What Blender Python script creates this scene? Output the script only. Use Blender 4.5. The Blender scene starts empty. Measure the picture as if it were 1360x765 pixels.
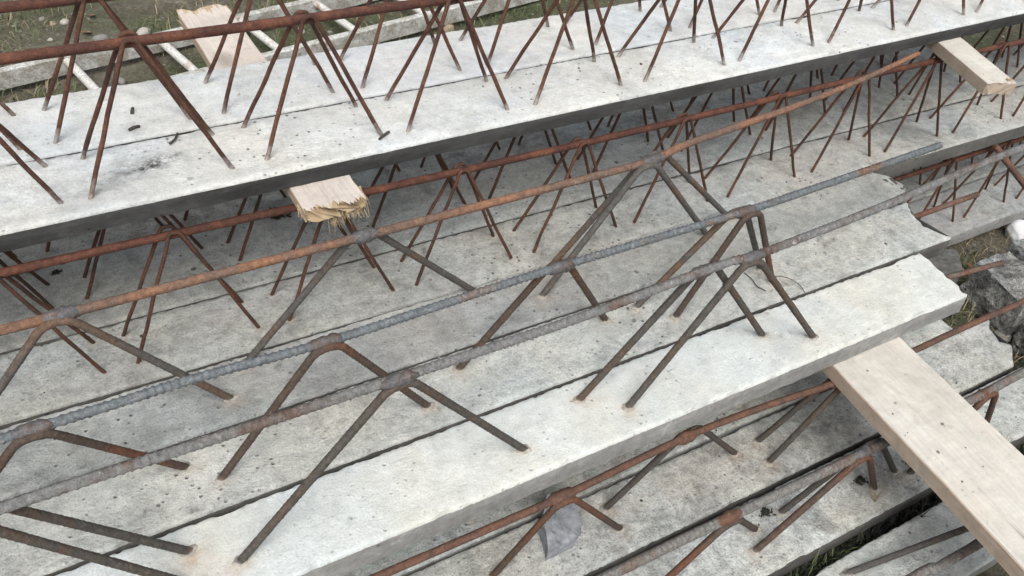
import bpy, bmesh, math, random
import numpy as np
from mathutils import Vector, Matrix, noise

random.seed(7)
scene = bpy.context.scene
col = scene.collection
N = noise.noise

# ---------------------------------------------------------------- materials
def new_mat(name):
    m = bpy.data.materials.new(name); m.use_nodes = True
    nt = m.node_tree
    for n in list(nt.nodes): nt.nodes.remove(n)
    out = nt.nodes.new('ShaderNodeOutputMaterial')
    b = nt.nodes.new('ShaderNodeBsdfPrincipled')
    nt.links.new(b.outputs['BSDF'], out.inputs['Surface'])
    return m, nt, b

class NT:
    def __init__(s, nt, seed, stretch=(1, 1, 1)):
        s.nt = nt
        tc = nt.nodes.new('ShaderNodeTexCoord')
        mp = nt.nodes.new('ShaderNodeMapping')
        r = random.Random(seed)
        mp.inputs['Location'].default_value = (r.uniform(-9, 9), r.uniform(-9, 9), r.uniform(-9, 9))
        mp.inputs['Scale'].default_value = stretch
        nt.links.new(tc.outputs['Object'], mp.inputs['Vector'])
        s.vec = mp.outputs['Vector']; s.obj = tc.outputs['Object']
    def noise(s, scale, detail=6, rough=.6, dist=0., vec=None):
        n = s.nt.nodes.new('ShaderNodeTexNoise')
        n.inputs['Scale'].default_value = scale; n.inputs['Detail'].default_value = detail
        n.inputs['Roughness'].default_value = rough; n.inputs['Distortion'].default_value = dist
        s.nt.links.new(vec or s.vec, n.inputs['Vector']); return n.outputs['Fac']
    def voro(s, scale, rnd=1.):
        n = s.nt.nodes.new('ShaderNodeTexVoronoi')
        n.inputs['Scale'].default_value = scale; n.inputs['Randomness'].default_value = rnd
        s.nt.links.new(s.vec, n.inputs['Vector']); return n.outputs['Distance'], n.outputs['Color']
    def ramp(s, fac, stops, interp='LINEAR'):
        n = s.nt.nodes.new('ShaderNodeValToRGB'); cr = n.color_ramp; cr.interpolation = interp
        while len(cr.elements) < len(stops): cr.elements.new(.5)
        for e, (p, c) in zip(cr.elements, stops):
            e.position = p; e.color = (c, c, c, 1) if not isinstance(c, tuple) else (*c, 1)
        s.nt.links.new(fac, n.inputs['Fac']); return n.outputs['Color']
    def mix(s, fac, a, b, mode='MIX'):
        n = s.nt.nodes.new('ShaderNodeMix'); n.data_type = 'RGBA'; n.blend_type = mode
        for sock, v in ((n.inputs[0], fac), (n.inputs[6], a), (n.inputs[7], b)):
            if isinstance(v, (int, float)): sock.default_value = v if sock == n.inputs[0] else (v, v, v, 1)
            elif isinstance(v, tuple): sock.default_value = (*v, 1)
            else: s.nt.links.new(v, sock)
        return n.outputs[2]
    def math(s, op, a, b=0.):
        n = s.nt.nodes.new('ShaderNodeMath'); n.operation = op
        for sock, v in ((n.inputs[0], a), (n.inputs[1], b)):
            if isinstance(v, (int, float)): sock.default_value = v
            else: s.nt.links.new(v, sock)
        return n.outputs[0]
    def bump(s, bsdf, h, strength, dist):
        n = s.nt.nodes.new('ShaderNodeBump'); n.inputs['Strength'].default_value = strength
        n.inputs['Distance'].default_value = dist
        s.nt.links.new(h, n.inputs['Height']); s.nt.links.new(n.outputs['Normal'], bsdf.inputs['Normal'])
    def attr(s, name):
        n = s.nt.nodes.new('ShaderNodeAttribute'); n.attribute_name = name; return n.outputs['Color']

def concrete(name, base, seed, rough=1., pits=1., mottle=1., dirt=.5):
    m, nt, b = new_mat(name); t = NT(nt, seed)
    warm = tuple(c*f for c, f in zip(base, (1.03, 1.0, .94)))
    cool = tuple(c*f for c, f in zip(base, (.96, 1.0, 1.03)))
    c = t.mix(t.ramp(t.noise(5, 5, .6), [(.35, 0.), (.65, 1.)]), warm, cool)
    k = .36*mottle
    c = t.mix(1., c, t.ramp(t.noise(9, 10, .72, .6), [(.28, 1-1.7*k), (.5, 1.), (.75, 1+.6*k)]), 'MULTIPLY')
    c = t.mix(1., c, t.ramp(t.noise(55, 8, .7), [(.3, 1-1.3*k), (.55, 1.), (.8, 1+.7*k)]), 'MULTIPLY')
    c = t.mix(1., c, t.ramp(t.noise(330, 3, .6), [(.28, 1-1.2*k), (.5, 1.), (.75, 1+.5*k)]), 'MULTIPLY')
    # trowel streaks along the plank
    st = NT(nt, seed+50, (.06, 1, 1))
    c = t.mix(.7, c, t.ramp(st.noise(60, 4, .6), [(.3, 1-.6*k), (.6, 1.)]), 'MULTIPLY')
    # pale laitance crust patches
    c = t.mix(t.ramp(t.noise(14, 8, .75, 1.), [(.56, 0.), (.68, .35)]), c, tuple(min(.8, v*1.22) for v in base))
    # dirt stains
    c = t.mix(t.ramp(t.noise(3.3, 9, .7, .8), [(.56, 0.), (.78, dirt)]), c, (.13, .118, .095))
    pr_ = random.Random(seed*7+1); ps = pr_.uniform(1.6, 4.2); pw = pr_.uniform(.15, .5)
    pn = t.noise(ps, 7, .62, .5)
    c = t.mix(t.ramp(pn, [(.50, 0.), (.535, pw), (.56, pw*.45), (.75, pw*.3)]), c, tuple(v*pr_.uniform(.66, .8) for v in base))
    # air pits of two sizes
    d1, c1 = t.voro(95); d2, c2 = t.voro(30)
    sel1 = t.ramp(c1, [(.0, 0.), (.62, 0.), (.66, 1.)])
    sel2 = t.ramp(c2, [(.0, 0.), (.74, 0.), (.78, 1.)])
    p1 = t.math('MULTIPLY', t.ramp(d1, [(.10, 1.), (.24, 0.)]), sel1)
    p2 = t.math('MULTIPLY', t.ramp(t.math('ADD', d2, t.math('MULTIPLY', t.noise(160, 3), .16)), [(.15, 1.), (.23, 0.)]), sel2)
    patch = t.ramp(t.noise(4.5, 4, .6), [(.42, .15), (.62, 1.)])
    p = t.math('MULTIPLY', t.math('MAXIMUM', p1, p2), patch)
    c = t.mix(t.math('MULTIPLY', p, .82*pits), c, (.06, .057, .05))
    # small dark specks and crumbs of dirt, clustered
    sp = t.math('MULTIPLY', t.ramp(t.noise(125, 4, .65), [(.64, 0.), (.70, 1.)]), t.ramp(t.noise(10, 5, .7), [(.42, 0.), (.62, 1.)]))
    c = t.mix(t.math('MULTIPLY', sp, .55*pits), c, (.09, .086, .075))
    pl = t.math('MULTIPLY', t.ramp(t.noise(75, 5, .7), [(.60, 0.), (.70, 1.)]), t.ramp(t.noise(7, 5, .7), [(.45, 0.), (.6, 1.)]))
    c = t.mix(t.math('MULTIPLY', pl, .35*rough), c, tuple(min(.7, v*1.4) for v in base))
    # rust wash and soot marks recorded along the plank when it was built
    rg = nt.nodes.new('ShaderNodeSeparateColor'); nt.links.new(t.attr('marks'), rg.inputs['Color'])
    rf = t.math('MULTIPLY', rg.outputs['Red'], t.ramp(t.noise(45, 6, .7), [(.35, .1), (.65, 1.)]))
    c = t.mix(rf, c, (.33, .225, .135))
    sf = t.math('MULTIPLY', rg.outputs['Green'], t.ramp(t.noise(70, 6, .75), [(.4, .05), (.6, 1.)]))
    c = t.mix(sf, c, (.035, .032, .03))
    wf = t.math('MULTIPLY', rg.outputs['Blue'], t.ramp(t.noise(38, 6, .75), [(.38, .2), (.62, 1.)]))
    c = t.mix(wf, c, tuple(min(.72, v*1.35) for v in base))
    nt.links.new(c, b.inputs['Base Color'])
    b.inputs['Roughness'].default_value = .92
    b.inputs['Specular IOR Level'].default_value = .25
    h = t.math('ADD', t.math('MULTIPLY', t.noise(60, 8, .7), 1.2), t.math('MULTIPLY', t.noise(330, 3, .6), .45))
    h = t.math('ADD', h, t.math('MULTIPLY', t.noise(22, 7, .75, 1.2), 1.2))
    h = t.math('SUBTRACT', h, t.math('MULTIPLY', p, .9))
    t.bump(b, h, .95*rough, .0042)
    return m

def formed_side(name, base, seed, contrast=1.):
    m, nt, b = new_mat(name); t = NT(nt, seed, (.25, 1, 1))
    u = NT(nt, seed+3)
    c = t.mix(t.ramp(t.noise(14, 8, .7), [(.4, 0.), (.62, 1.)]), tuple(v*(1-.28*contrast) for v in base), tuple(v*(1+.3*contrast) for v in base))
    c = t.mix(1., c, u.ramp(u.noise(80, 6, .7), [(.3, .75), (.7, 1.2)]), 'MULTIPLY')
    d1, c1 = u.voro(70); sel = u.ramp(c1, [(.0, 0.), (.72, 0.), (.76, 1.)])
    p = u.math('MULTIPLY', u.ramp(d1, [(.1, 1.), (.25, 0.)]), sel)
    c = t.mix(u.math('MULTIPLY', p, .6), c, tuple(v*.3 for v in base))
    c = t.mix(u.ramp(u.noise(11, 9, .78, 1.), [(.55, 0.), (.66, .7)]), c, tuple(min(.6, v*1.9) for v in base))
    nt.links.new(c, b.inputs['Base Color']); b.inputs['Roughness'].default_value = .85
    h = u.math('SUBTRACT', u.math('ADD', u.noise(90, 8, .7), t.noise(40, 4)), p)
    u.bump(b, h, .7, .002)
    return m

def steel(name, a, bcol, amount, seed, cement=0., scale=18, rough=.8, metal=0., foot=None):
    """a = main colour, bcol = colour of the patches, amount = share of patches, cement = share of cement crust"""
    m, nt, b = new_mat(name); t = NT(nt, seed)
    f = t.ramp(t.noise(scale, 8, .7, .5), [(max(0, .66-.4*amount-.06), 0.), (min(1, .66-.4*amount+.08), 1.)])
    c = t.mix(f, a, bcol)
    c = t.mix(1., c, t.ramp(t.noise(160, 6, .75), [(.28, .45), (.5, 1.), (.75, 1.6)]), 'MULTIPLY')
    c = t.mix(1., c, t.ramp(t.noise(620, 3, .7), [(.3, .65), (.7, 1.3)]), 'MULTIPLY')
    if cement > 0:
        g = t.ramp(t.noise(75, 10, .8, .6), [(.72-.45*cement, 0.), (.82-.4*cement, .8)])
        c = t.mix(g, c, (.33, .325, .31))
    if foot is not None:
        sep = nt.nodes.new('ShaderNodeSeparateXYZ'); nt.links.new(t.obj, sep.inputs[0])
        z = t.math('ADD', sep.outputs['Z'], t.math('MULTIPLY', t.noise(60, 5, .7), foot*1.6))
        g = t.ramp(z, [(0., .85), (foot*.62, .7), (foot*1.25, 0.)])
        c = t.mix(g, c, (.46, .45, .42))
    nt.links.new(c, b.inputs['Base Color'])
    b.inputs['Roughness'].default_value = rough; b.inputs['Metallic'].default_value = metal
    b.inputs['Specular IOR Level'].default_value = .35
    t.bump(b, t.math('ADD', t.noise(300, 5, .7), t.noise(90, 5, .7)), .8, .0016)
    return m

def wood(name, base, dark, seed, axis='Y'):
    m, nt, b = new_mat(name)
    st = (1, .05, 1) if axis == 'Y' else (.05, 1, 1)
    t = NT(nt, seed, st); u = NT(nt, seed+1)
    c = t.mix(t.math('MULTIPLY', t.ramp(t.noise(70, 7, .65, .4), [(.4, 1.), (.6, 0.)]), .3), base, dark)
    c = t.mix(.6, c, t.ramp(t.noise(230, 4, .6), [(.3, .84), (.6, 1.04)]), 'MULTIPLY')
    c = t.mix(1., c, u.ramp(u.noise(30, 9, .75, .8), [(.3, .8), (.55, 1.), (.8, 1.1)]), 'MULTIPLY')
    c = t.mix(u.ramp(u.noise(9, 6, .65), [(.5, 0.), (.72, .55)]), c, (base[0]*.99, base[1]*.91, base[2]*.86))
    c = t.mix(u.ramp(u.noise(26, 8, .75), [(.6, 0.), (.7, .5)]), c, (.56, .54, .5))
    d1, c1 = u.voro(22); sel = u.ramp(c1, [(.0, 0.), (.8, 0.), (.84, 1.)])
    c = t.mix(u.math('MULTIPLY', u.ramp(d1, [(.06, .7), (.16, 0.)]), sel), c, (.16, .11, .075))
    kn = NT(nt, seed+9, (1, .55, 1)); d3, c3 = kn.voro(7); s3 = kn.ramp(c3, [(0., 0.), (.62, 0.), (.66, 1.)])
    d3 = kn.math('ADD', d3, kn.math('MULTIPLY', kn.noise(40, 4), .06))
    c = t.mix(kn.math('MULTIPLY', kn.ramp(d3, [(.09, .75), (.13, .45), (.2, 0.)]), s3), c, tuple(v*.5 for v in dark))
    c = t.mix(u.ramp(u.noise(5, 9, .75, .6), [(.52, 0.), (.72, .5)]), c, (.27, .245, .205))
    c = t.mix(u.math('MULTIPLY', u.ramp(u.noise(110, 4, .7), [(.62, 0.), (.7, .6)]), u.ramp(u.noise(9, 4), [(.45, 0.), (.6, 1.)])), c, (.14, .12, .1))
    sw = NT(nt, seed+11, (.12, 1, 1))
    c = t.mix(.3, c, sw.ramp(sw.noise(110, 3, .6), [(.35, .86), (.6, 1.03)]), 'MULTIPLY')
    cr = NT(nt, seed+13, (1, .03, 1))
    c = t.mix(cr.ramp(cr.noise(34, 3, .5), [(.70, 0.), (.72, .75)]), c, tuple(v*.35 for v in dark))
    nt.links.new(c, b.inputs['Base Color']); b.inputs['Roughness'].default_value = .8
    b.inputs['Specular IOR Level'].default_value = .2
    t.bump(b, t.math('ADD', t.noise(180, 5, .7), u.math('MULTIPLY', u.noise(120, 5), .6)), .5, .0015)
    return m


def plain(name, base, seed, var=.4, scale=60, rough=.9):
    m, nt, b = new_mat(name); t = NT(nt, seed)
    c = t.mix(t.ramp(t.noise(scale, 7, .7), [(.3, 0.), (.7, 1.)]), tuple(v*(1-var) for v in base), tuple(min(1, v*(1+var)) for v in base))
    nt.links.new(c, b.inputs['Base Color']); b.inputs['Roughness'].default_value = rough
    t.bump(b, t.noise(scale*2, 6, .7), .6, .003)
    return m

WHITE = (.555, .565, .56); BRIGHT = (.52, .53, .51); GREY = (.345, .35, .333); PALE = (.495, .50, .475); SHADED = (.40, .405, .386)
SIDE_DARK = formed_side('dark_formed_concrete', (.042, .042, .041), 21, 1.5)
SEAM_SHADE = formed_side('seam_shade_concrete', (.075, .072, .065), 23, 1.2)  # gap shade painted into the plank sides, so the seams read dark
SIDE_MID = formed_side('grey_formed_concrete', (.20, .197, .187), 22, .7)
RUST_DARK = steel('dark_red_rust', (.058, .022, .015), (.112, .043, .024), .35, 31)
RUST_WIRE = steel('brown_rust_wire', (.052, .022, .015), (.095, .042, .024), .4, 32, foot=.04)
RUST_WIRE2 = steel('dull_rust_wire', (.042, .022, .016), (.09, .037, .021), .45, 33)
ORANGE = steel('orange_rust', (.185, .092, .052), (.115, .075, .056), .5, 34, cement=.25, scale=10)
BLUE = steel('blue_grey_steel', (.115, .127, .134), (.15, .085, .05), .16, 35, cement=.35, scale=9, rough=.6, metal=.25)
CRUST = steel('cement_crusted_steel', (.13, .13, .126), (.085, .052, .038), .24, 36, cement=.34, scale=9)
LEG = steel('weathered_brown_steel', (.062, .056, .048), (.078, .052, .036), .3, 37, scale=9, foot=.009)
LEG2 = steel('grey_brown_steel', (.075, .07, .064), (.11, .065, .04), .3, 41, scale=8, foot=.009)
RUSTLEG = steel('orange_brown_steel', (.10, .045, .025), (.062, .045, .035), .55, 38, scale=9, foot=.007)
LOWBAR = steel('brown_rust_bar', (.075, .043, .032), (.115, .058, .037), .45, 39, cement=.22)
LEGN = steel('dark_brown_steel_bit', (.05, .044, .038), (.07, .05, .036), .3, 44, scale=9)
BAR_END = steel('rusty_bar_end', (.12, .095, .08), (.11, .05, .032), .45, 45, scale=14, cement=.2)
GREYBAR = steel('grey_ribbed_steel', (.135, .13, .122), (.10, .06, .042), .22, 46, cement=.32, scale=9)
MORTAR = plain('stained_mortar', (.30, .275, .235), 47, .35, 160)
WELD = steel('weld_metal', (.1, .098, .1), (.105, .07, .055), .3, 40, rough=.55, metal=.3, scale=40)

# ---------------------------------------------------------------- object helpers
def link(name, me, mat=None, parent=None):
    o = bpy.data.objects.new(name, me); col.objects.link(o)
    if mat:
        for m in (mat if isinstance(mat, (list, tuple)) else [mat]): me.materials.append(m)
    if parent is not None: o.parent = parent
    return o
def tag(o, label=None, cat=None, group=None, kind=None):
    if label: o['label'] = label
    if cat: o['category'] = cat
    if group: o['group'] = group
    if kind: o['kind'] = kind
    return o
def empty(name, loc):
    o = bpy.data.objects.new(name, None); o.empty_display_size = .05; col.objects.link(o); o.location = loc
    return o
def mesh_from(name, v, f, smooth=True):
    me = bpy.data.meshes.new(name); me.from_pydata([tuple(p) for p in v], [], f); me.update()
    if smooth: me.polygons.foreach_set('use_smooth', [True]*len(me.polygons))
    return me

class MB:
    """collects vertices and faces of ONE mesh"""
    def __init__(s): s.v = []; s.f = []
    def tube(s, pts, r, sides=10, cap=True, rib=None, wob=0., seed=0., rfun=None):
        pts = [Vector(p) for p in pts]; n = len(pts)
        base = len(s.v)
        tan = [(pts[min(i+1, n-1)]-pts[max(i-1, 0)]).normalized() for i in range(n)]
        up = Vector((0, 0, 1)) if abs(tan[0].z) < .9 else Vector((0, 1, 0))
        nx = tan[0].cross(up).normalized(); L = 0.
        for i in range(n):
            if i: L += (pts[i]-pts[i-1]).length
            nx = (nx - tan[i]*nx.dot(tan[i])).normalized(); ny = tan[i].cross(nx)
            for k in range(sides):
                a = 2*math.pi*k/sides
                rr = r if rfun is None else r*rfun(L)
                if rib:
                    ph = (L + rib[2]*abs(math.sin(a))*.5)/rib[0]
                    q = abs((ph % 1)-.5)*2
                    rr += rib[1]*max(0., 1-q*2.)*abs(math.sin(a))**.5
                    if abs(math.cos(a)) > .93: rr += rib[1]*.9
                if wob: rr *= 1+wob*N(Vector((L*160+seed, a*1.3, seed)))
                s.v.append(pts[i]+nx*(math.cos(a)*rr)+ny*(math.sin(a)*rr))
        for i in range(n-1):
            for k in range(sides):
                a = base+i*sides+k; b2 = base+i*sides+(k+1) % sides
                s.f.append((a, b2, b2+sides, a+sides))
        if cap:
            s.f.append(tuple(base+k for k in reversed(range(sides))))
            s.f.append(tuple(base+(n-1)*sides+k for k in range(sides)))
    def build(s, name, mat, parent=None, org=(0, 0, 0), smooth=True):
        o = Vector(org)
        return link(name, mesh_from(name, [Vector(p)-o for p in s.v], s.f, smooth), mat, parent)

def lerp_path(pts, step):
    out = [Vector(pts[0])]
    for a, b in zip(pts[:-1], pts[1:]):
        a, b = Vector(a), Vector(b); k = max(1, int((b-a).length/step))
        out += [a.lerp(b, i/k) for i in range(1, k+1)]
    return out
def smooth_path(pts, step):
    """Catmull-Rom through the points"""
    P = [Vector(p) for p in pts]; P = [P[0]*2-P[1]] + P + [P[-1]*2-P[-2]]; out = [P[1]]
    for i in range(1, len(P)-2):
        k = max(1, int((P[i+1]-P[i]).length/step))
        for j in range(1, k+1):
            t = j/k
            out.append(.5*((2*P[i])+(P[i+1]-P[i-1])*t+(2*P[i-1]-5*P[i]+4*P[i+1]-P[i+2])*t*t+(3*P[i]-P[i-1]-3*P[i+1]+P[i+2])*t**3))
    return out
def fillet(pts, rad, k=5):
    P = [Vector(p) for p in pts]; out = [P[0]]
    for i in range(1, len(P)-1):
        d1 = (P[i-1]-P[i]); d2 = (P[i+1]-P[i]); r = min(rad, d1.length*.45, d2.length*.45)
        a = P[i]+d1.normalized()*r; b = P[i]+d2.normalized()*r
        out += [((1-t)**2)*a+2*t*(1-t)*P[i]+t*t*b for t in [j/k for j in range(k+1)]]
    return out+[P[-1]]

# ---------------------------------------------------------------- planks
def spots(seed, n, xr, yr, ch='g'):
    r = random.Random(seed)
    return [(r.uniform(*xr), r.uniform(*yr), r.uniform(.002, .007), r.uniform(.0018, .004), ch, r.uniform(.6, 1.)) for _ in range(n)]
class Plank:
    def __init__(s, x0, x1, y0, y1, z, th, label, mats, seed, end=None, rot=0., draft=0., group=None,
                 marks=(), lumps=1., chip=1.):
        """y0, y1 at x=0; rot = dy/dx; end(v) = right end x across the width"""
        s.x0, s.x1, s.y0, s.y1, s.z, s.th, s.rot, s.seed = x0, x1, y0, y1, z, th, rot, seed
        s.marks = list(marks); s.mats = mats; s.end = end; s.draft = draft; s.lumps = lumps; s.chip = chip
        s.org = Vector(((x0+x1)/2, (y0+y1)/2+rot*(x0+x1)/2, z))
        s.root = empty('lattice_girder_plank', s.org)
        tag(s.root, label, 'concrete plank', group)
    def base(s):
        z, th, sd = s.z, s.th, s.seed
        xs = []; x = s.x0
        while x < s.x1:
            xs.append(x); x += .005 if -.35 < x < 1.75 else (.009 if -.5 < x < 2.4 else .04)
        xs.append(s.x1)
        inner = [.03, .07, .13, .2, .27, .34, .41, .5, .59, .66, .73, .8, .87, .93, .97]
        W = s.y1-s.y0
        sec = [(0, -th, 1), (0, -th*.55, .5), (0, -.0045, 0), (.0018/W, -.0009, 0)] + [(v, 0, 0) for v in inner] + \
              [(1-.0018/W, -.0009, 0), (1, -.0045, 0), (1, -th*.55, .5), (1, -th, 1)]
        ns = len(sec); V = []; M = []
        chipf = lambda x, k: s.chip*(max(0., N(Vector((x*26+sd, k*7.3, 1.7)))-.32)*.014 + max(0, N(Vector((x*75+sd, k*3.1, 5.))))*.0024 + max(0, N(Vector((x*180+sd, k*3.1, 8.)))-.1)*.003)
        for i, x in enumerate(xs):
            c0, c1 = chipf(x, 0), chipf(x, 1)
            wave0 = .0009*N(Vector((x*5, sd, 0))); wave1 = .0009*N(Vector((x*5, sd, 9)))
            for j, (v, dz, dr) in enumerate(sec):
                xx = x
                if s.end:
                    e = s.end(v)+.006*N(Vector((v*9, sd, 2)))+.003*N(Vector((v*31, sd, 4)))+dr*.004*N(Vector((v*14, sd, 7)))
                    xx = s.x0+(x-s.x0)*(e-s.x0)/(s.x1-s.x0)
                y = s.y0+v*W+s.rot*x; zz = z+dz
                if v < .5:
                    y += s.draft*dr + wave0
                    if v < .1 and dz > -.01: y += c0*(1 if v < .025 else .4); zz -= c0*(.9 if v < .025 else .25)
                    if dr: y += .0014*N(Vector((x*45, dr*3+sd, 3)))
                else:
                    y += -s.draft*dr + wave1
                    if v > .9 and dz > -.01: y -= c1*(1 if v > .975 else .4); zz -= c1*(.9 if v > .975 else .25)
                if dz > -.003:
                    zz += s.lumps*(.0014*N(Vector((x*9, y*16, sd)))+.0008*N(Vector((x*38, y*38, sd)))+.0005*N(Vector((x*95, y*95, sd))))
                if i == len(xs)-1 or (s.end and xx > s.end(v)-.012):
                    zz -= .002*abs(N(Vector((y*60, sd, 8))))
                V.append(Vector((xx, y, zz))-s.org)
                r = g = bl = 0.
                if dz > -.003:
                    for (mx, my, sx, sy, ch, amt) in s.marks:
                        d = ((xx-mx)/sx)**2+((y-my)/sy)**2
                        if d < 6:
                            w = amt*math.exp(-d)
                            if ch == 'r': r += w
                            elif ch == 'g': g += w
                            else: bl += w
                M.append((min(1, r), min(1, g), min(1, bl), 1.))
        F = []; mi = []
        for i in range(len(xs)-1):
            for j in range(ns):
                j2 = (j+1) % ns
                F.append((i*ns+j, (i+1)*ns+j, (i+1)*ns+j2, i*ns+j2))
                mi.append(0 if 2 <= j < ns-3 else 1)
        F.append(tuple(range(ns))); mi.append(1)
        F.append(tuple((len(xs)-1)*ns+j for j in reversed(range(ns)))); mi.append(1)
        me = mesh_from('concrete_base', V, F); me.polygons.foreach_set('material_index', mi)
        ca = me.color_attributes.new('marks', 'FLOAT_COLOR', 'POINT')
        ca.data.foreach_set('color', [q for m4 in M for q in m4])
        bm = bmesh.new(); bm.from_mesh(me); bmesh.ops.recalc_face_normals(bm, faces=bm.faces); bm.to_mesh(me); bm.free()
        me.set_sharp_from_angle(angle=math.radians(50))
        o = link('concrete_base', me, s.mats, s.root); s.body = o
        return o
    def bar(s, pts, r, mat, rib=None, name='top_bar', sides=12, rfun=None):
        m = MB(); m.tube(smooth_path(pts, .0021 if rib else .02), r, sides, rib=rib, wob=.05, seed=s.seed, rfun=rfun)
        s.topbar = m.build(name, mat, s.root, s.org); return s.topbar
    def weld(s, p, length=.05, r=.0125, mat=None, dirx=(1, 0, 0)):
        p = Vector(p); d = Vector(dirx).normalized(); k = 14
        pts = [p+d*(length*(i/k-.5)) for i in range(k+1)]
        m = MB(); m.tube(pts, r, 12, wob=.28, seed=p.x*37+p.y*11,
                         rfun=lambda L: max(.35, math.sin(math.pi*min(1, max(0, L/length*.9+.05)))**.55)*(1+.16*N(Vector((L*210, p.x*9, p.y*7)))))
        m.build('weld_bead', mat or WELD, s.topbar, s.org)
    def vee(s, xa, ya, za, fl, fr, r, mat, bend=.03, sag=0.):
        """bent bar: foot - apex - foot; feet run 16 mm into the concrete"""
        z = s.z; A = Vector((xa, ya, za+.001)); pts = []
        L = Vector((fl[0], fl[1], z)); Rr = Vector((fr[0], fr[1], z))
        L2 = L+(L-A).normalized()*.016; R2 = Rr+(Rr-A).normalized()*.016
        pl = fillet([L2, A+Vector((-.014, 0, 0)), A+Vector((.014, 0, 0)), R2], bend, 6)
        m = MB(); m.tube(lerp_path(pl, .0022), r, 10, rib=(.0068, .0006, .005), wob=.06, seed=xa*13+s.seed)
        s.marks.append((L.x-.004, L.y-.007, .017, .013, 'r', .45)); s.marks.append((Rr.x+.003, Rr.y-.007, .017, .013, 'r', .45))
        o = m.build('bent_diagonal', mat, s.root, s.org)
        for F, D in ((L, (L-A).normalized()), (Rr, (Rr-A).normalized())):
            q = MB(); k = 18; rings = [(.0042, .0030), (.0056, .0022), (.0074, .0010), (.0098, -.0012)]
            for (rad, hh) in rings:
                for i in range(k):
                    a = 2*math.pi*i/k; w = 1+.38*N(Vector((math.cos(a)*1.6+F.x*40, math.sin(a)*1.6+F.y*40, 1)))
                    q.v.append(Vector((F.x+D.x*.002+math.cos(a)*rad*w*1.15, F.y+math.sin(a)*rad*w, z+hh*(.6+.7*w*w*.5)-.0003)))
            for a in range(len(rings)-1):
                for i in range(k): q.f.append((a*k+i, (a+1)*k+i, (a+1)*k+(i+1) % k, a*k+(i+1) % k))
            q.build('mortar_collar', MORTAR, o, s.org)
        return o
    def lattice(s, yc, h, node0, period, half, rows, x0, x1, rbar, rwire, mbar, mwire, lift=.006):
        z = s.z
        yb = lambda x: yc+s.rot*x+.002*math.sin(x*3+s.seed)
        zb = lambda x: z+h+.0025*math.sin(x*4.1+s.seed*2)
        n = int((x1-x0)/.08)
        s.bar([(x0+(x1-x0)*i/n, yb(x0+(x1-x0)*i/n), zb(x0+(x1-x0)*i/n)) for i in range(n+1)], rbar, mbar)
        depth = .024
        for side, row in ((-1, rows[0]), (1, rows[1])):
            pts = []
            k = math.ceil((x0-node0)/period); rnd = random.Random(s.seed*10+side)
            while node0+k*period < x1:
                xn = node0+k*period+rnd.uniform(-.004, .004)
                top = Vector((xn, yb(xn)+side*(rbar+rwire*.8), zb(xn)+lift+rnd.uniform(-.001, .003)))
                hw = half+rnd.uniform(-.003, .003)
                for sg in (-1, 1):
                    ft = Vector((xn+sg*hw, row+s.rot*xn+rnd.uniform(-.002, .002), z))
                    low = ft+(ft-top)*(depth/(top.z-z))
                    s.marks.append((ft.x, ft.y-.002, .008, .006, 'r', .4))
                    if sg < 0: pts += [low, top+Vector((-.006, 0, 0))]
                    else: pts += [top+Vector((.006, 0, 0)), low]
                k += 1
            path = lerp_path(fillet(pts, .013, 4), .014)
            path = [q+Vector((N(q*22+Vector((s.seed, 0, side)))*.0012, N(q*22+Vector((9, s.seed, side)))*.0012, 0)) for q in path]
            m = MB(); m.tube(path, rwire, 7, wob=.14, seed=s.seed+side)
            m.build('lattice_wire', mwire, s.root, s.org)

def C(name, base, seed, **k): return concrete(name, base, seed, **k)

# --- top layer: two white planks with fine lattice girders
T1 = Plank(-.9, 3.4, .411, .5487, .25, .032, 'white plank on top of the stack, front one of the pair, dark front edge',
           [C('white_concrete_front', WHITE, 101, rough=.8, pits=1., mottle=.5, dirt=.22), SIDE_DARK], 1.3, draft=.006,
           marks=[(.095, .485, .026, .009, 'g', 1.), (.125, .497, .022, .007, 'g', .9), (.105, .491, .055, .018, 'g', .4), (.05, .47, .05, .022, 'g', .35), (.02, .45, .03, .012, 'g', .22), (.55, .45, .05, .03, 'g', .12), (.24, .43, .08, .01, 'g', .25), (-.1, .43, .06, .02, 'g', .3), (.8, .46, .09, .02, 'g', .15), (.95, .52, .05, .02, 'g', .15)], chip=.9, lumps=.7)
T1.lattice(.486, .167, .107, .2085, .083, (.4435, .530), -.8, 3.3, .0063, .0030, RUST_DARK, RUST_WIRE)
T1.base()
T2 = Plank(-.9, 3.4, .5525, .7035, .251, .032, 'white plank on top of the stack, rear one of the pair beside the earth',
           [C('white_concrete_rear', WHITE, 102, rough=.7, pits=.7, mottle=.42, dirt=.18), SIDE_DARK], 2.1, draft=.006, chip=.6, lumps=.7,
           marks=[(.105, .62, .006, .005, 'g', .9), (.098, .576, .010, .005, 'g', .9)])
T2.lattice(.622, .167, .088, .21, .083, (.577, .665), -.8, 3.3, .0063, .0030, RUST_DARK, RUST_WIRE)
T2.base()

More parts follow.
